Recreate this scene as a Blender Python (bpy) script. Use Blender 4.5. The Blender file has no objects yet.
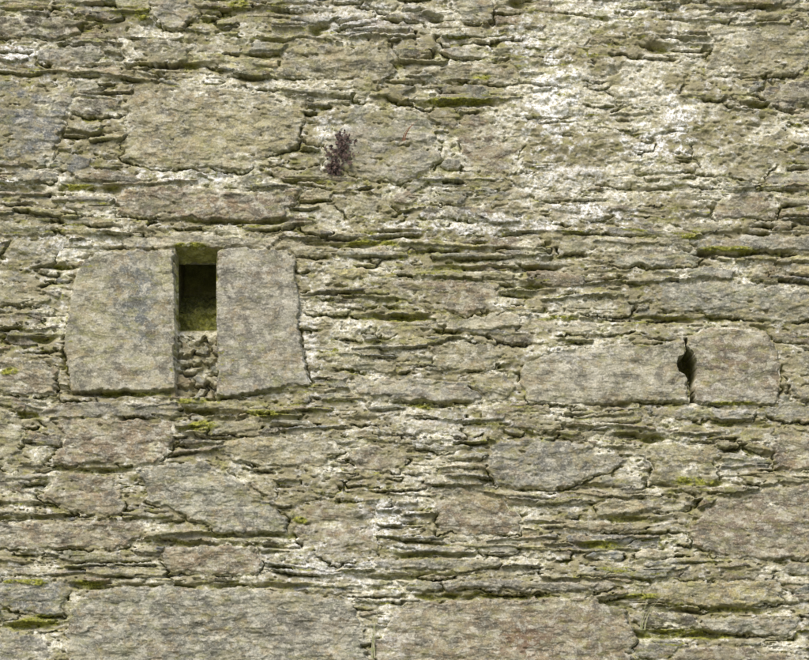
import bpy, math, numpy as np
rng=np.random.default_rng(11)
S=0.01; ZC=5.6; DIST=22.0; CAMZ=1.6
f32=np.float32
# ---------------- noise
_perm=rng.permutation(256).astype(np.int32); _perm=np.concatenate([_perm,_perm])
_ga=rng.uniform(0,2*np.pi,256); _gx=np.cos(_ga).astype(f32); _gy=np.sin(_ga).astype(f32)
def pn(x,y,seed=0):
    x=np.asarray(x,f32)+f32(seed*17.31+300); y=np.asarray(y,f32)+f32(seed*9.77+300)
    xi=np.floor(x).astype(np.int32); yi=np.floor(y).astype(np.int32)
    fx=x-xi; fy=y-yi; xi&=255; yi&=255
    u=fx*fx*fx*(fx*(fx*6-15)+10); v=fy*fy*fy*(fy*(fy*6-15)+10)
    def g(ix,iy,dx,dy):
        h=_perm[_perm[ix&255]+(iy&255)]
        return _gx[h]*dx+_gy[h]*dy
    a=g(xi,yi,fx,fy); b=g(xi+1,yi,fx-1,fy); c=g(xi,yi+1,fx,fy-1); d=g(xi+1,yi+1,fx-1,fy-1)
    r=a+u*(b-a); s=c+u*(d-c)
    return (r+v*(s-r))*1.5
def fbm(x,y,o=3,seed=0,gain=0.5):
    t=0;a=1
    for i in range(o):
        t=t+a*pn(x*2**i,y*2**i,seed+i*3); a*=gain
    return t
def sstep(a,b,x):
    t=np.clip((x-a)/(b-a),0,1); return t*t*(3-2*t)
# ---------------- grid (px units of wall centimetres)
fs=0.68
us=np.concatenate([np.arange(-420,-15,4.0),np.arange(-15,824,fs),np.arange(824,1232,4.0)])
vs=np.concatenate([np.arange(-110,-15,4.0),np.arange(-15,675,fs),np.arange(675,893,4.0)])
U,V=np.meshgrid(us.astype(f32),vs.astype(f32))
def win(x,y,rx,ry,k=2.6):
    i0,i1=np.searchsorted(vs,[y-ry*k-6,y+ry*k+6]); j0,j1=np.searchsorted(us,[x-rx*k-6,x+rx*k+6]); return (slice(i0,i1),slice(j0,j1))
WX=U+5*fbm(U/34,V/18,3,1)+2.0*pn(U/6,V/4,2)
WY=V+3.0*fbm(U/90,V/40,2,5)+1.3*pn(U/16,V/7,6)+0.9*pn(U/4,V/3,7)
WXs=U+1.8*fbm(U/30,V/30,2,1)+1.3*pn(U/5,V/5,2)
WYs=V+1.6*fbm(U/30,V/30,2,5)+1.3*pn(U/5,V/5,6)
CH=fbm(U/13,V/9,3,9,.6)
HS=np.full(U.shape,-30,f32); COL=np.zeros(U.shape+(3,),f32); COL[...]=(.30,.27,.19)
CREV=np.zeros(U.shape,f32); COV=np.zeros(U.shape,bool); BIG=np.zeros(U.shape,f32); SLAB=np.zeros(U.shape,f32)
strata=fbm(U/60,V/5,3,20)
lump=fbm(U/30,V/20,3,24)
fine=fbm(U/4,V/3.2,3,28)
terr=fbm(U/44,V/16,4,31)*2.6; terr=(np.floor(terr)+sstep(.4,.6,terr-np.floor(terr)))/2.6
fmod=sstep(-.3,.5,fbm(U/40,V/25,2,33))
def sdf(poly,X,Y):
    d=np.full(X.shape,1e9,f32); s=np.zeros(X.shape,bool)
    n=len(poly)
    for i in range(n):
        ax,ay=poly[i]; bx,by=poly[(i+1)%n]
        ex,ey=bx-ax,by-ay; wx=X-ax; wy=Y-ay
        t=np.clip((wx*ex+wy*ey)/(ex*ex+ey*ey+1e-9),0,1)
        dx=wx-ex*t; dy=wy-ey*t
        d=np.minimum(d,dx*dx+dy*dy)
        c=((ay>Y)!=(by>Y))
        if abs(ey)>1e-9: c&=(X<(bx-ax)*(Y-ay)/(by-ay)+ax); s^=c
    return np.where(s,-np.sqrt(d),np.sqrt(d))
def stamp(poly,protr,col,edge=4.0,rough=1.0,clear=0,rr=1.5,crev=1.0,tilt=0.0,straight=False,skipcov=False,big=0,chip=0):
    p=np.array(poly,float); x0,y0=p.min(0)-11; x1,y1=p.max(0)+11
    i0,i1=np.searchsorted(vs,[y0,y1]); j0,j1=np.searchsorted(us,[x0,x1])
    if i1-i0<2 or j1-j0<2: return
    sl=(slice(i0,i1),slice(j0,j1))
    cx,cy=p.mean(0)
    if skipcov and COV[sl].mean()>0.55: return
    X,Y=(WXs,WYs) if straight else (WX,WY)
    d=sdf(poly,X[sl],Y[sl])-rr+chip*CH[sl]
    if clear:
        m=d<clear; HS[sl][m]=-30; CREV[sl][m]*=.3; BIG[sl]=np.maximum(BIG[sl],big*sstep(3,-3,d))
        if straight: SLAB[sl]=np.maximum(SLAB[sl],sstep(0,-4,d))
    face=protr+tilt*(V[sl]-cy)+rough*(0.3*strata[sl]+0.9*lump[sl]+(.1+.3*fmod[sl])*fine[sl]+2.0*terr[sl])
    t=np.clip(-d/edge,0,1); h=-7+(face+7)*(1-(1-t)**2.6)
    m=(d<0)&(h>HS[sl])
    HS[sl][m]=h[m]
    COL[sl][m]=col
    c=np.where(d>0,np.exp(-np.abs(d)/2.0)*np.where(V[sl]>cy,1,.25*big),0)*crev
    CREV[sl]=np.maximum(np.where(m,0,CREV[sl]),c)
def boxpoly(x0,y0,x1,y1,j=.14,rot=0):
    w=x1-x0;h=y1-y0; cx=(x0+x1)/2; cy=(y0+y1)/2
    J=lambda s:rng.uniform(-1,1)*s
    jj=min(h,w)*j; k=min(w*.3,h*1.0)
    pts=[(x0+abs(J(k)),y0+abs(J(jj))),(x0+w*(.35+J(.1)),y0+J(jj)*.7),(x0+w*(.7+J(.1)),y0+abs(J(jj))),(x1-abs(J(k)),y0+abs(J(jj))*1.5),
         (x1-abs(J(k*.5)),cy+J(h*.25)),(x1-abs(J(k)),y1-abs(J(jj))),(x0+w*(.6+J(.1)),y1+J(jj)*.6),(x0+w*(.3+J(.1)),y1-abs(J(jj))),(x0+abs(J(k)),y1-abs(J(jj))*1.3),(x0+abs(J(k*.5)),cy+J(h*.25))]
    c,s=math.cos(rot),math.sin(rot)
    return [(cx+(x-cx)*c-(y-cy)*s,cy+(x-cx)*s+(y-cy)*c) for x,y in pts]
OL=(.285,.26,.16);BR=(.228,.188,.132);GR=(.262,.255,.212);BL=(.175,.18,.17);PA=(.41,.38,.28);DK=(.125,.112,.083);YE=(.33,.30,.15)
PAL=[OL,BR,GR,BL,PA,DK,YE,GR,OL,BR,OL,GR]
def rc(c=None,a=.25):
    c=np.array(PAL[rng.integers(len(PAL))] if c is None else c)
    return c*(1+rng.uniform(-a,a))*(1+rng.uniform(-.02,.02,3))
B=[ (-20,82,76,166,BL,3,0),(106,84,312,176,OL,2.5,0),(98,187,306,221,BR,4,0),(268,40,406,83,OL,3,.03),
(318,104,446,182,GR,2.4,0),(446,108,532,176,BR,2,0),(-20,14,92,40,DK,4,0),(452,-4,500,26,GR,4,.1),
(150,-5,196,32,GR,2,0),(352,82,374,104,OL,3,0),(405,84,440,110,YE,2,0),
(48,415,192,468,BR,3.2,0),(40,470,130,516,BR,2.8,.05),(215,434,345,470,OL,2.8,.02),
(152,543,273,577,BR,4,0),(-20,520,150,551,BR,3,0),(-20,578,76,616,BL,3.2,.02),(-20,626,56,700,GR,3.5,0),
(484,440,628,489,GR,3.2,-.02),(640,444,722,490,OL,2.8,0),(424,491,522,537,BR,2.8,.08),(288,500,376,561,BR,1.8,0),
(634,578,792,606,YE,3.5,0),(655,643,800,690,BR,3.5,0),(-20,360,60,396,BR,3,0),(-15,285,52,305,OL,2.5,0),
(712,191,786,222,BR,3.,0),(688,236,830,253,GR,5,0),(765,428,830,472,BR,3,0),(598,250,700,268,GR,3.5,-.03),
(650,282,830,318,GR,3.,.04),(378,276,512,313,BR,2.4,.03),(430,342,516,371,OL,3.,0),(700,18,830,76,OL,2.,0),
(755,80,830,112,DK,4,0),(345,444,416,471,BR,3,0),(340,378,494,401,GR,4,.06),(322,358,400,372,OL,3,.05),
(468,372,520,402,OL,3.5,0),(430,60,520,84,OL,3,.04),(232,10,270,34,OL,2,0),(560,520,650,532,OL,4,.03),
(590,497,690,515,OL,3.5,-.02),(372,558,500,570,GR,4,-.03),(440,580,618,592,GR,4,.02),(625,614,760,628,DK,3,.03),
(180,398,268,412,YE,4,.03),(205,417,262,434,OL,4,-.04),(560,395,640,410,OL,3,0),(640,408,760,420,GR,3,.02),
(120,234,285,250,PA,3.0,0),(-20,410,30,470,OL,2,0),(0,236,66,268,OL,2,0),(190,478,285,500,OL,2,.05),
(600,60,690,110,PA,0,0),(690,110,800,180,OL,.5,0),(560,130,640,190,OL,0,0),(780,350,830,400,OL,3,0),
(540,205,610,225,PA,2,.02),
(330,195,400,218,OL,2,.02),(410,190,470,206,GR,3,0),(620,190,706,208,GR,2,0),(30,47,110,66,GR,3,-.03),(120,40,200,62,OL,2.5,.02),(545,20,600,44,OL,1,0),(310,320,372,340,BR,2,0),
(380,420,470,436,OL,2,.02),(500,414,560,432,BR,2,0),(290,470,345,492,GR,1.5,0),(560,300,640,316,OL,2,0),(520,318,600,334,PA,2,.02),(375,320,440,336,OL,2,-.02),(700,615,800,636,GR,3,0)]
E=[] 
for x0,y0,x1,y1,c,p,r in B:
    b=1 if (x1-x0)*(y1-y0)>1500 else .4
    E.append((boxpoly(x0+1,y0+1,x1-1,y1-1,.16,r),c,p,3.5,1.0,False,b))
E+= [([(136,470),(200,463),(240,480),(285,520),(282,533),(225,532),(190,520),(150,498)],GR,4,4,1,False,1),
 ([(88,592),(180,588),(300,594),(350,600),(366,640),(366,700),(60,700),(66,640),(74,610)],GR,5,4,1.0,False,1),
 ([(378,640),(392,612),(430,602),(520,600),(590,598),(622,612),(638,636),(626,662),(600,700),(380,700)],BR,6,4,.9,False,1),
 ([(690,520),(720,500),(770,488),(830,484),(830,556),(770,560),(720,556),(695,545)],BR,3.,4,.9,False,1),
 ([(86,262),(98,254),(134,252),(173,251),(174,288),(176,320),(175,360),(176,390),(120,391),(74,392),(70,372),(66,352),(70,310),(72,290),(78,274)],(.305,.285,.215),7.,2.6,.6,True,1),
 ([(219,252),(238,249),(258,251),(288,251),(294,262),(296,282),(299,300),(298,330),(303,356),(310,386),(285,387),(262,391),(240,396),(217,397),(218,360),(216,320)],(.28,.26,.215),7.5,2.6,.65,True,1),
 ([(524,362),(540,356),(560,352),(620,345),(650,346),(684,342),(686,375),(686,402),(640,401),(600,404),(530,402),(521,385)],(.34,.315,.24),3.6,3.2,.85,True,1),
 ([(690,336),(712,329),(750,331),(766,333),(777,352),(780,390),(776,403),(735,404),(692,402),(690,370)],(.26,.225,.17),4.2,3.2,.85,True,1)]
for poly,*_ in E:
    q=np.array(poly); i0,i1=np.searchsorted(vs,[q[:,1].min(),q[:,1].max()]); j0,j1=np.searchsorted(us,[q[:,0].min(),q[:,0].max()])
    sl=(slice(i0,i1),slice(j0,j1)); COV[sl]|=sdf(poly,U[sl],V[sl])<1
y=-130.0
while y<900:
    h=float(rng.choice([6,9,13,18,24,32],p=[.14,.22,.24,.20,.13,.07])); x=-440+rng.uniform(0,60)
    ph=rng.uniform(0,6)
    while x<1240:
        w=rng.uniform(1.8,8)*h**.7*2.0+10
        hh=h*rng.uniform(.55,1.15); yy=y+rng.uniform(-3,3)+3*math.sin(x/90+ph)
        stamp(boxpoly(x,yy,x+w,yy+hh,.28,rng.normal(0,.035)),rng.uniform(-1,5),rc(),edge=1.8,rough=.9,rr=1.2,crev=rng.uniform(.2,1.2),tilt=rng.uniform(-.14,.03),skipcov=True,chip=1.0 if h>10 else .4)
        x+=w+rng.uniform(1,14)
    y+=h+rng.uniform(.5,5)
for k in range(1400):
    x=rng.uniform(-100,920) if k<1200 else rng.uniform(-420,1230); yy=rng.uniform(-110,890); w=rng.uniform(14,95); h=rng.uniform(2.2,6)
    stamp(boxpoly(x,yy,x+w,yy+h,.3,rng.normal(0,.05)),rng.uniform(1,7),rc(),edge=1.4,rough=.6,rr=.5,crev=rng.uniform(.3,1.2),skipcov=True)
for poly,c,p,e,r,st,b in E:
    stamp(poly,p,rc(c,.05),edge=e,rough=r,clear=1.6 if st else 2.5,crev=.8 if st else rng.uniform(.4,1.0),straight=st,big=b,chip=1.1 if st else 2.2)
for k in range(700):
    x=rng.uniform(-10,820); yy=rng.uniform(-10,670); w=rng.uniform(8,40); h=rng.uniform(2.,5)
    i=np.searchsorted(vs,yy+h/2); j=np.searchsorted(us,x+w/2)
    if HS[i,j]<-4: stamp(boxpoly(x,yy,x+w,yy+h,.3,rng.normal(0,.08)),rng.uniform(1,5),rc(),edge=1.4,rough=.6,rr=.5,crev=.8)
rub=(U>175.5)&(U<217.5)&(V>326)&(V<397)
HS[rub]=-30; CREV[rub]=0.3
yy=327
while yy<396:
    x=172+rng.uniform(0,4); h=rng.uniform(7,14)
    while x<220:
        w=rng.uniform(8,20); stamp(boxpoly(x,yy,x+w,yy+h,.3,rng.normal(0,.3)),rng.uniform(-2,8),rc([GR,PA,BR,BL][rng.integers(4)],.2),edge=1.8,rough=1,rr=.3,crev=1.2); x+=w+1.5
    yy+=h+1
# ---------------- mortar
ML=np.zeros(U.shape,f32)
for x,yv,rx,ry,a in [(625,110,95,110,4.0),(550,100,40,90,4),(690,150,50,60,3),(480,225,110,25,1.5),(330,235,60,40,1.5),(60,235,60,25,1.5),(390,440,70,60,2.0),
    (30,100,50,30,1.0),(560,330,60,25,1.5),(330,320,30,50,2),(390,600,20,50,2),(730,400,70,15,1),(330,590,60,30,1),(600,20,120,30,2),(210,90,100,14,1.5),(400,110,90,14,1.5),
    (310,330,14,60,1.5),(68,330,10,60,1.5),(600,350,90,10,1.5),(780,370,10,40,1.5)]:
    s_=win(x,yv,rx,ry); ML[s_]+=a*np.exp(-(((U[s_]-x)/rx)**2+((V[s_]-yv)/ry)**2)).astype(f32)
mmod=sstep(-.3,.6,fbm(U/35,V/25,2,49))
HM=.95+ML+2.6*fbm(U/50,V/26,3,40)+1.5*fbm(U/15,V/10,3,44)+(.25+1.0*mmod)*fbm(U/4.5,V/3.8,3,48)-3*SLAB
cm=sstep(-.3,.45,fbm(U/40,V/16,2,52)+.1*BIG)
HM-=CREV*cm*(16-1.5*np.clip(ML,0,4))
GAP=np.zeros(U.shape,f32)
for x,yv,rx,ry,a in [(320,30,9,5,9),(480,78,22,3,9),(618,73,7,6,8),(45,30,46,3,8),(775,106,30,3,9),(600,546,30,3.5,9),(690,483,34,3.5,10),(725,208,24,3,6),(655,191,30,3,9),(395,317,38,3,8),
    (690,634,60,4,10),(40,626,36,4,9),(90,586,24,3,8),(60,266,16,3.5,8),(455,104,45,3,7),(235,545,70,2.5,6),(640,520,30,3,7),(560,488,50,3,6),(120,394,50,2.5,8),(430,404,40,3,8),(715,254,70,3,8),(240,222,60,2.5,7),(205,413,30,3,8),
    (640,438,26,4,9),(610,404,24,3,8),(745,425,30,3,8),(30,415,24,3,7),(100,470,70,2.5,6),(20,518,40,2.5,7),(260,535,60,2.5,7),(560,604,70,3,7),(720,610,70,3,7),(650,320,70,2.5,6),(530,290,14,8,6),(485,268,60,2.5,6),(345,245,40,2.5,7),(770,235,30,2.5,7),(160,66,60,2.5,6),(15,190,30,3,8),(90,190,26,3,7),(660,50,14,5,6),(430,18,12,4,8),(520,5,12,4,7),(770,150,20,3,6),(440,555,40,2.5,7),(400,577,50,2.5,7),(30,340,30,3,7),(210,586,90,2.5,7),(480,597,70,2.5,7)]:
    s_=win(x,yv,rx,ry,1.6); u_,v_=U[s_],V[s_]
    g=np.exp(-(((u_-x)/rx)**4+((v_-yv-2.2*pn(u_/26,v_*0+x,53)-1.0*pn(u_/7,v_*0+x,54))/ry)**4)); GAP[s_]=np.maximum(GAP[s_],a*g*(.6+.9*sstep(-.4,.4,pn(u_/18,v_/8+x,55))))
H=np.maximum(HS,HM); mort=sstep(-1.0,.9,HM-HS)
small=1-BIG
H-=GAP*(1-.85*sstep(.5,1,BIG))
r1=1-np.abs(fbm(U/110+.3*pn(U/24,V/9,57),V/9,2,58)); fis=sstep(.965,.997,r1)*sstep(.0,.4,fbm(U/60,V/30,2,64))*small
att=1-.14*np.clip(ML,0,5)
H-=fis*5.5*att
pit=sstep(.42,.75,fbm(U/9,V/4.5,2,56))
H-=pit*mort*3.5*att
H-=(BIG-SLAB).clip(0,1)*1.1*sstep(.35,.6,fbm(U/34,V/14,3,73))
H-=np.where(rub,15+(V<333)*(333-V)*2,0)
hole=(U>175.2+1.0*pn(V/14,V*0+3,60))&(U<217+1.0*pn(V/12,V*0+8,61))&(V>248+1.2*pn(U/9,U*0,62))&(V<328+2*pn(U/7,U*0,63))
holein=(U>177)&(U<215.2)&(V>250)&(V<325.5)
H[hole]=np.minimum(H[hole],-12); H[hole&(V>318)]=-32
slit=[(684,338),(686.5,338),(687,347),(692,352),(695,359),(696.5,366),(696,378),(694,386),(694,394),(696,403),(689.5,403),(690,392),(689,383),(686,376),(679,372),(676.5,365),(678,357),(683,356),(686,352)]
i0,i1=np.searchsorted(vs,[330,412]); j0,j1=np.searchsorted(us,[665,705]); sl=(slice(i0,i1),slice(j0,j1))
ds=sdf(slit,U[sl]+.9*pn(U[sl]/4,V[sl]/4,70),V[sl]); H[sl]=np.where(ds<0,-60,H[sl])
H+=2.0*fbm(U/260,V/220,2,80)
# ---------------- masks
mn=fbm(U/26,V/7,3,90); mbig=fbm(U/150,V/90,2,93)
moss=sstep(.2,.7,CREV)*sstep(-.1,.35,mn+.5*mbig)
deep=sstep(-.5,-4.5,H)*sstep(-.6,.3,mn+.3*mbig); moss=np.maximum(moss,deep*.85)
moss=np.maximum(moss,.5*sstep(.25,.75,fbm(U/18,V/7,3,97)+.35*mbig)*(1-.4*BIG))
moss=np.maximum(moss,fis*.8*sstep(-.3,.3,mn))
mb=1+pn(U/2.5,V/2.5,99)
for x,yv,rx,ry in [(40,622,38,9),(88,583,26,5),(192,402,22,4),(205,425,20,8),(425,405,22,6),(455,102,50,5),(240,6,16,8),(142,16,10,10),(10,372,14,5),(600,545,30,6),(690,634,60,7),
     (690,482,36,6),(85,187,30,5),(62,267,14,4),(120,394,50,3),(410,319,45,4),(725,251,45,4),(640,596,30,4),(25,582,30,4),(300,520,10,4),(735,404,30,3),(265,414,30,5),(560,318,30,4),(375,243,40,4),(690,238,20,4),(480,78,20,4),(195,246,26,4)]:
    s_=win(x,yv,rx,ry); g=np.exp(-(((U[s_]-x)/rx)**2+((V[s_]-yv)/ry)**2)*1.1)+.3*mn[s_]*sstep(2.4,1.6,np.hypot((U[s_]-x)/rx,(V[s_]-yv)/ry))
    moss[s_]=np.maximum(moss[s_],sstep(.4,.75,g)); H[s_]+=1.0*sstep(.5,.9,g)*mb[s_]*(1-hole[s_])
moss=np.where(rub,moss*.2,moss)
wn=fbm(U/12,V/9,4,102,.65)
white=np.zeros(U.shape,f32)
for x,yv,rx,ry,a in [(552,100,24,50,1),(678,128,18,30,1),(650,150,26,18,.9),(520,40,26,20,.8),(620,10,50,16,.6),(15,55,30,14,.9),(60,245,60,14,.6),(330,130,24,20,.7),(385,520,30,30,.8),(590,215,40,12,1),(395,640,14,40,.7),(570,355,40,6,.6),(10,185,20,6,.9),(740,395,30,12,.2),(330,560,60,30,.6),(190,175,60,8,.7),(480,225,100,12,.7),(350,20,60,20,.5),(310,350,10,50,.6),(560,175,50,20,.6),(430,430,60,20,.5),(730,400,60,12,.3)]:
    s_=win(x,yv,rx,ry); e_=np.exp(-(((U[s_]-x)/rx)**2+((V[s_]-yv)/ry)**2)); white[s_]=np.maximum(white[s_],a*sstep(.25,.9,e_+.75*wn[s_])*sstep(.0,.15,e_))
white=np.maximum(white,.45*mort*sstep(.15,.6,wn))*(1-.6*BIG*(HS>HM-1))
sm=fbm(U/30,V/18,5,104,.62)
smear=sstep(.24,.6,sm+.12*np.clip(ML,0,4)+.14*(1-sstep(0,4,HS-HM)))*.75
mcol_mask=np.maximum(mort,smear*(1-.45*BIG)*(1-.4*SLAB))
tone=sstep(-.25,.7,fbm(U/70,V/45,4,120,.6)+.05*ML)
tn=fbm(U/48,V/30,4,110,.6)[...,None]; t2=fbm(U/24,V/18,5,114,.66)[...,None]; t3=fbm(U/30,V/22,4,130,.6)[...,None]
COL*=(1+.3*tn)
COL=COL+sstep(.15,.6,t2)*(np.array([.41,.385,.27],f32)-COL)*.6
COL=COL+sstep(.12,.5,-t2)*(np.array([.13,.125,.10],f32)-COL)*.65
COL=COL+sstep(.25,.6,t3)*(np.array([.29,.215,.125],f32)-COL)*.4
COL=COL+sstep(.25,.65,-t3)*(np.array([.225,.235,.14],f32)-COL)*.4
def patch(x,yv,rx,ry,c,a):
    s_=win(x,yv,rx,ry); e_=np.exp(-(((U[s_]-x)/rx)**2+((V[s_]-yv)/ry)**2))
    g=(a*sstep(.3,.8,e_+.4*wn[s_])*sstep(0,.15,e_))[...,None]; COL[s_]=COL[s_]+g*(np.array(c,f32)-COL[s_])
patch(138,300,26,45,(.155,.165,.16),.85); patch(95,330,22,50,(.34,.32,.2),.6); patch(165,275,10,20,(.34,.325,.16),.6); patch(40,120,40,30,(.16,.168,.165),.7); patch(15,130,15,30,(.11,.12,.12),.7)
patch(120,445,60,18,(.24,.19,.135),.6); patch(255,320,20,60,(.235,.22,.18),.6); patch(287,300,9,50,(.38,.36,.29),.7); patch(240,130,60,35,(.42,.385,.23),.6)
patch(525,640,30,18,(.18,.12,.08),.8); patch(570,625,50,14,(.21,.165,.125),.6); patch(760,520,50,28,(.21,.17,.13),.7)
patch(735,365,30,28,(.17,.135,.1),.7); patch(490,500,30,14,(.3,.24,.13),.6); patch(545,460,40,18,(.17,.168,.15),.7)
patch(600,375,60,18,(.39,.365,.29),.6); patch(110,520,60,12,(.23,.185,.13),.5); patch(480,150,40,20,(.23,.18,.125),.5);patch(380,150,50,30,(.34,.32,.255),.5)
patch(180,620,50,20,(.15,.147,.122),.6); patch(300,630,50,20,(.21,.195,.16),.6); patch(430,625,40,16,(.34,.31,.22),.6)
# crustose lichen colonies on the exposed faces
bl=fbm(U/11,V/10,4,140,.62); bl2=fbm(U/16,V/13,4,146,.62)
g=(sstep(.22,.38,bl)*(.25+.35*BIG))[...,None]; COL=COL+g*(np.array([.47,.45,.37],f32)-COL)
g=(sstep(.28,.42,bl2)*(.2+.4*BIG))[...,None]; COL=COL+g*(np.array([.115,.11,.09],f32)-COL)
COL=np.clip(COL,.05,.7)
H*=.9
def grid_mesh(name,P,attrs=None,drop=None):
    r,c=P.shape[:2]; me=bpy.data.meshes.new(name)
    idx=np.arange(r*c,dtype=np.int32).reshape(r,c)
    q=np.stack([idx[:-1,:-1],idx[1:,:-1],idx[1:,1:],idx[:-1,1:]],-1).reshape(-1,4)
    if drop is not None: q=q[~drop[:-1,:-1].ravel()]
    n=len(q)
    me.vertices.add(r*c); me.vertices.foreach_set('co',P.reshape(-1).astype(f32))
    me.loops.add(n*4); me.loops.foreach_set('vertex_index',q.ravel())
    me.polygons.add(n); me.polygons.foreach_set('loop_start',np.arange(0,n*4,4,dtype=np.int32)); 
    me.polygons.foreach_set('use_smooth',np.ones(n,bool))
    for k,a in (attrs or {}).items():
        at=me.color_attributes.new(k,'FLOAT_COLOR','POINT')
        rgba=np.ones((r*c,4),f32); a=a.reshape(r*c,-1); rgba[:,:a.shape[1]]=a; at.data.foreach_set('color',rgba.ravel())
    me.update(calc_edges=True)
    o=bpy.data.objects.new(name,me); bpy.context.collection.objects.link(o); return o
def nodes(name):
    m=bpy.data.materials.new(name); m.use_nodes=True; nt=m.node_tree; return m,nt,nt.nodes['Principled BSDF']
def mix(nt,a,b,f,mode='MIX'):
    n=nt.nodes.new('ShaderNodeMix'); n.data_type='RGBA'; n.blend_type=mode
    for s,v in ((n.inputs[0],f),(n.inputs[6],a),(n.inputs[7],b)):
        if hasattr(v,'links'): nt.links.new(v,s)
        elif isinstance(v,(int,float)): s.default_value=v
        else: s.default_value=(*v,1)
    return n.outputs[2]
def noise(nt,co,scale,det=4,rough=.6,stretch=None):
    if stretch:
        mp=nt.nodes.new('ShaderNodeMapping'); mp.inputs['Scale'].default_value=stretch; nt.links.new(co,mp.inputs[0]); co=mp.outputs[0]
    n=nt.nodes.new('ShaderNodeTexNoise'); n.inputs['Scale'].default_value=scale; n.inputs['Detail'].default_value=det; n.inputs['Roughness'].default_value=rough
    nt.links.new(co,n.inputs['Vector']); return n.outputs['Fac']
def ramp(nt,v,a,b,lo=0,hi=1):
    n=nt.nodes.new('ShaderNodeMapRange'); n.interpolation_type='SMOOTHSTEP'
    for k,x in zip(('From Min','From Max','To Min','To Max'),(a,b,lo,hi)): n.inputs[k].default_value=x
    nt.links.new(v,n.inputs['Value']); return n.outputs[0]
def mul(nt,a,b,op='MULTIPLY'):
    n=nt.nodes.new('ShaderNodeMath'); n.operation=op
    for s,v in zip(n.inputs,(a,b)):
        if hasattr(v,'links'): nt.links.new(v,s)
        else: s.default_value=v
    return n.outputs[0]
M,nt,bs=nodes('weathered_slate_masonry')
co=nt.nodes.new('ShaderNodeTexCoord').outputs['Object']
ac=nt.nodes.new('ShaderNodeAttribute'); ac.attribute_name='stone'; am=nt.nodes.new('ShaderNodeAttribute'); am.attribute_name='mask'
sp=nt.nodes.new('ShaderNodeSeparateColor'); nt.links.new(am.outputs['Color'],sp.inputs[0])
mo,ms,wh=sp.outputs[0],sp.outputs[1],sp.outputs[2]; tone_=ac.outputs['Alpha']
n1=noise(nt,co,9,4,.7); n2=noise(nt,co,32,3,.7); n4=noise(nt,co,14,4,.75,(1,1,1.5)); n5=noise(nt,co,60,2,.7)
stone=mix(nt,ac.outputs['Color'],(.46,.43,.325),mul(nt,ramp(nt,n4,.51,.65),.5))
stone=mix(nt,stone,(.09,.084,.06),mul(nt,ramp(nt,n2,.54,.68),.5))
stone=mix(nt,stone,(.37,.285,.14),mul(nt,ramp(nt,n1,.54,.68),.38))
stone=mix(nt,stone,(.58,.56,.48),mul(nt,ramp(nt,n5,.59,.70),.4))
mc=mix(nt,(.44,.41,.295),(.67,.65,.555),ramp(nt,n2,.40,.62))
mc=mix(nt,(.27,.243,.155),mc,ramp(nt,tone_,.0,.8))
mc=mix(nt,mc,(.31,.285,.145),mul(nt,ramp(nt,n1,.46,.62),.6))
mc=mix(nt,mc,(.12,.108,.068),mul(nt,ramp(nt,n4,.53,.65),.65))
base=mix(nt,stone,mc,mo)
base=mix(nt,base,(.82,.815,.80),mul(nt,wh,ramp(nt,n2,.34,.62)))
mcol=mix(nt,(.10,.105,.016),(.31,.31,.06),ramp(nt,n2,.35,.65))
base=mix(nt,base,mcol,mul(nt,ms,ramp(nt,n4,.30,.52)))
sc=ramp(nt,n5,.3,.7,.87,1.19)
cmb=nt.nodes.new('ShaderNodeVectorMath'); cmb.operation='SCALE'; nt.links.new(base,cmb.inputs[0]); nt.links.new(sc,cmb.inputs['Scale'])
nt.links.new(cmb.outputs[0],bs.inputs['Base Color']); bs.inputs['Roughness'].default_value=.95; bs.inputs['Specular IOR Level'].default_value=.12
bp=nt.nodes.new('ShaderNodeBump'); bp.inputs['Strength'].default_value=.55; bp.inputs['Distance'].default_value=.012
nt.links.new(n2,bp.inputs['Height']); nt.links.new(bp.outputs[0],bs.inputs['Normal'])
# ---------------- wall
root=bpy.data.objects.new('stone_wall',None); bpy.context.collection.objects.link(root)
P=np.stack([(U-404.5)*S,-H*S,ZC-(V-330)*S],-1)
mask=np.stack([mcol_mask,moss,white],-1)
w=grid_mesh('masonry_face',P,{'stone':np.concatenate([COL,tone[...,None]],-1),'mask':mask},drop=holein); w.data.materials.append(M); w.parent=root
def px(u,v): return ((u-404.5)*S, ZC-(v-330)*S)
def sheet(name,o,a,b,na,nb,amp,col,mask,seed):
    o,a,b=map(np.array,(o,a,b)); s,t=np.meshgrid(np.linspace(0,1,na),np.linspace(0,1,nb),indexing='ij')
    n=np.cross(a,b); n=n/np.linalg.norm(n)
    la,lb=np.linalg.norm(a),np.linalg.norm(b)
    d=amp*fbm(s*la/.12,t*lb/.12,4,seed)
    P=o+s[...,None]*a+t[...,None]*b+d[...,None]*n
    C=np.broadcast_to(np.array(col,f32),P.shape)*(1+.3*fbm(s*la/.1,t*lb/.1,2,seed+5))[...,None]
    K=np.broadcast_to(np.array(mask,f32),P.shape)*np.clip(.8+.6*fbm(s*la/.09,t*lb/.09,2,seed+8),0,1)[...,None]
    q=grid_mesh(name,P,{'stone':C,'mask':K}); q.data.materials.append(M); q.parent=root
xl,zt=px(175,247.5); xr,zb=px(217.5,330)
y0=.04
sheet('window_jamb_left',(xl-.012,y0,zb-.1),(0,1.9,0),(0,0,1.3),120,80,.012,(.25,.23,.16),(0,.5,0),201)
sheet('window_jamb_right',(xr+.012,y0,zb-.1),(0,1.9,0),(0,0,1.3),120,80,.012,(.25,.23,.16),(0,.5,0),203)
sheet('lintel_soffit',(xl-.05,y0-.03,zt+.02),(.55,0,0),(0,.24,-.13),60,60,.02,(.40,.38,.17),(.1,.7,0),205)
sheet('lintel_back',(xl-.05,y0+.20,zt-.12),(.55,0,0),(0,0,.6),40,40,.01,(.15,.14,.1),(0,.4,0),207)
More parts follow.
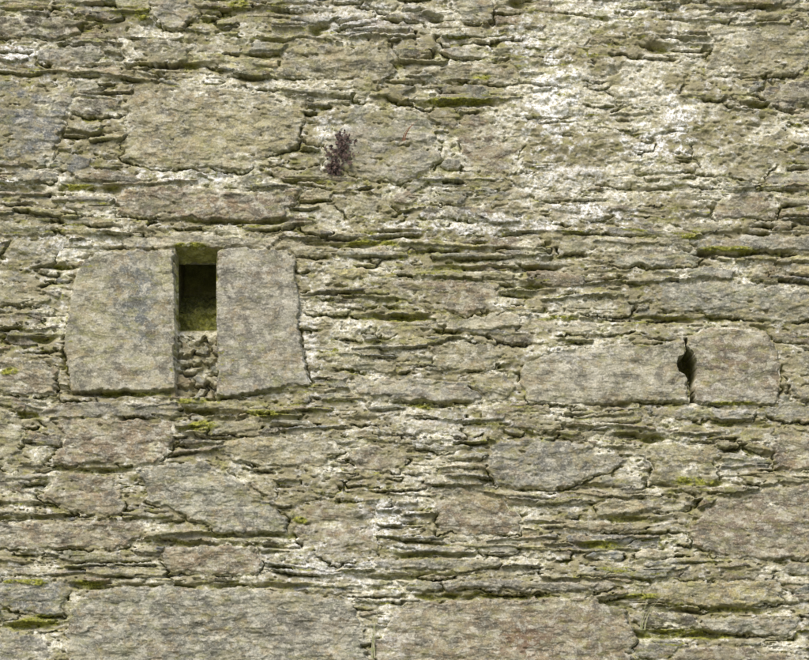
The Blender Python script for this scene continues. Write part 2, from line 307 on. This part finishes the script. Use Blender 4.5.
sheet('chamber_back',(xl-.05,1.05,zb-.3),(.55,0,0),(0,0,1.5),40,80,.03,(.42,.42,.17),(0,.3,0),209)
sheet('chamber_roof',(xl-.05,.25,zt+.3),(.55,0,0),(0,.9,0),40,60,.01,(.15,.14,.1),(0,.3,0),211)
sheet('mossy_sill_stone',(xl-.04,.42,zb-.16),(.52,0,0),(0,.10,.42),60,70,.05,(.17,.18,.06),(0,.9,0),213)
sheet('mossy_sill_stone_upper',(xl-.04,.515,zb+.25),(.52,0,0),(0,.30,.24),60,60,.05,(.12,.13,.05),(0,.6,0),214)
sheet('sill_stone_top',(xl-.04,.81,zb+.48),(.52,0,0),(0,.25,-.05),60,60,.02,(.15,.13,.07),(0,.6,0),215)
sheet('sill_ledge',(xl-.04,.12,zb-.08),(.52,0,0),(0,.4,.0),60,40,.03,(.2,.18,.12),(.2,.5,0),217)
def quadmesh(name,vs_,fs_,mat,parent=None):
    me=bpy.data.meshes.new(name); me.from_pydata(vs_,[],fs_); me.update(); o=bpy.data.objects.new(name,me); bpy.context.collection.objects.link(o); me.materials.append(mat); o.parent=parent; return o
XL,XR=float(P[0,0,0]),float(P[0,-1,0]); ZT=float(P[0,0,2]); ZB=-.05
D=2.1
v=[(XL,-.02,ZB),(XR,-.02,ZB),(XR,-.02,ZT),(XL,-.02,ZT),(XL,D,ZB),(XR,D,ZB),(XR,D,ZT),(XL,D,ZT)]
Mb,ntb,bb=nodes('wall_core_stone'); cb=ntb.nodes.new('ShaderNodeTexCoord').outputs['Object']
ntb.links.new(mix(ntb,(.18,.16,.11),(.42,.39,.3),ramp(ntb,noise(ntb,cb,6,8,.7,(1,1,3)),.35,.65)),bb.inputs['Base Color']); bb.inputs['Roughness'].default_value=.95
quadmesh('wall_body',v,[(4,5,6,7),(0,3,7,4),(1,5,6,2),(3,2,6,7)],Mb,root)
G,ntg,bg=nodes('grass_ground'); cg=ntg.nodes.new('ShaderNodeTexCoord').outputs['Object']
ntg.links.new(mix(ntg,(.06,.08,.03),(.15,.15,.06),ramp(ntg,noise(ntg,cg,1.5,8,.7),.35,.65)),bg.inputs['Base Color']); bg.inputs['Roughness'].default_value=.95
quadmesh('ground',[(-400,-400,0),(400,-400,0),(400,400,0),(-400,400,0)],[(0,1,2,3)],G)
def simple(name,c,c2):
    m,n_,b=nodes(name); cc=n_.nodes.new('ShaderNodeTexCoord').outputs['Object']
    n_.links.new(mix(n_,c,c2,ramp(n_,noise(n_,cc,40,2,.5),.4,.6)),b.inputs['Base Color']); b.inputs['Roughness'].default_value=.8; return m
Mp=simple('dry_dark_leaf',(.03,.018,.014),(.11,.068,.052)); Mg=simple('pale_grass',(.45,.42,.28),(.3,.33,.14))
def surf(u,v): 
    return float(-H[np.searchsorted(vs,v),np.searchsorted(us,u)]*S)
def leaves(name,spots,size,mat):
    V_=[];F_=[]
    for u,v,n,ru,rv in spots:
      for i in range(n):
        a,b=rng.normal(0,.45,2); x,z=px(u+a*ru,v+b*rv); y=surf(u+a*ru,v+b*rv)-rng.uniform(.004,.05)
        L=size*rng.uniform(.5,1.2); th=rng.uniform(0,6.28); d=np.array([math.cos(th),rng.uniform(-.6,.2),math.sin(th)])*L
        s=np.cross(d,(rng.uniform(-.4,.4),1,rng.uniform(-.4,.4))); s=s/np.linalg.norm(s)*L*.35
        p=np.array([x,y,z]); k=len(V_); V_+= [tuple(p),tuple(p+d*.45+s),tuple(p+d),tuple(p+d*.45-s)]; F_.append((k,k+1,k+2,k+3))
    return quadmesh(name,V_,F_,mat)
leaves('dry_wall_plant',[(343,142,70,11,8),(337,153,70,14,9),(334,169,100,8,7),(347,158,25,7,7)],.042,Mp)
def grass(name,u,v,n,h,lean,mat,w0=.005):
    V_=[];F_=[]
    for i in range(n):
        x,z=px(u+rng.uniform(-3,3),v); y=surf(u,v)-.01; hh=h*rng.uniform(.5,1); l=lean+rng.uniform(-.25,.25); k=len(V_)
        for j in range(6):
            t=j/5; ww=w0*(1-t*.8); X=x+l*hh*t*t; Y=y-.06*t*rng.uniform(.9,1.1)-.03; Z=z+hh*t
            V_+= [(X-ww,Y,Z),(X+ww,Y,Z)]
            if j: F_.append((k+2*j-2,k+2*j-1,k+2*j+1,k+2*j))
    return quadmesh(name,V_,F_,mat)
grass('grass_tuft',643,630,5,.40,.3,Mg); grass('grass_tuft',372,658,6,.55,.02,Mg); grass('dry_stem',403,142,3,.24,.6,simple('rust_stem',(.25,.09,.04),(.3,.15,.08)),.006)
# ---------------- light
W=bpy.data.worlds.new('World'); bpy.context.scene.world=W; W.use_nodes=True; wn_=W.node_tree
sky=wn_.nodes.new('ShaderNodeTexSky'); sky.sky_type='NISHITA'; sky.sun_disc=False
EL,AZ=math.radians(48),math.radians(205)
sky.sun_elevation=EL; sky.sun_rotation=AZ; sky.dust_density=3; sky.ozone_density=.9
wn_.links.new(sky.outputs[0],wn_.nodes['Background'].inputs[0]); wn_.nodes['Background'].inputs[1].default_value=.15
sl_=bpy.data.lights.new('sun','SUN'); sl_.energy=3.3; sl_.angle=math.radians(35); sl_.color=(1,.96,.92)
so=bpy.data.objects.new('sun',sl_); bpy.context.collection.objects.link(so)
from mathutils import Vector
dirv=Vector((math.sin(AZ)*math.cos(EL),math.cos(AZ)*math.cos(EL),math.sin(EL)))
so.rotation_euler=dirv.to_track_quat('Z','Y').to_euler(); so.location=dirv*30
cd=bpy.data.cameras.new('camera'); cam=bpy.data.objects.new('camera',cd); bpy.context.collection.objects.link(cam)
cam.location=(0,-DIST,CAMZ); cam.rotation_euler=(math.radians(90),0,0)
cd.sensor_fit='HORIZONTAL'; cd.sensor_width=36; cd.lens=36*DIST/8.09; cd.shift_y=(ZC-CAMZ)/8.09; cd.clip_end=2000
sc_=bpy.context.scene; sc_.camera=cam
sc_.view_settings.view_transform='Standard'; sc_.view_settings.look='None'; sc_.view_settings.exposure=0
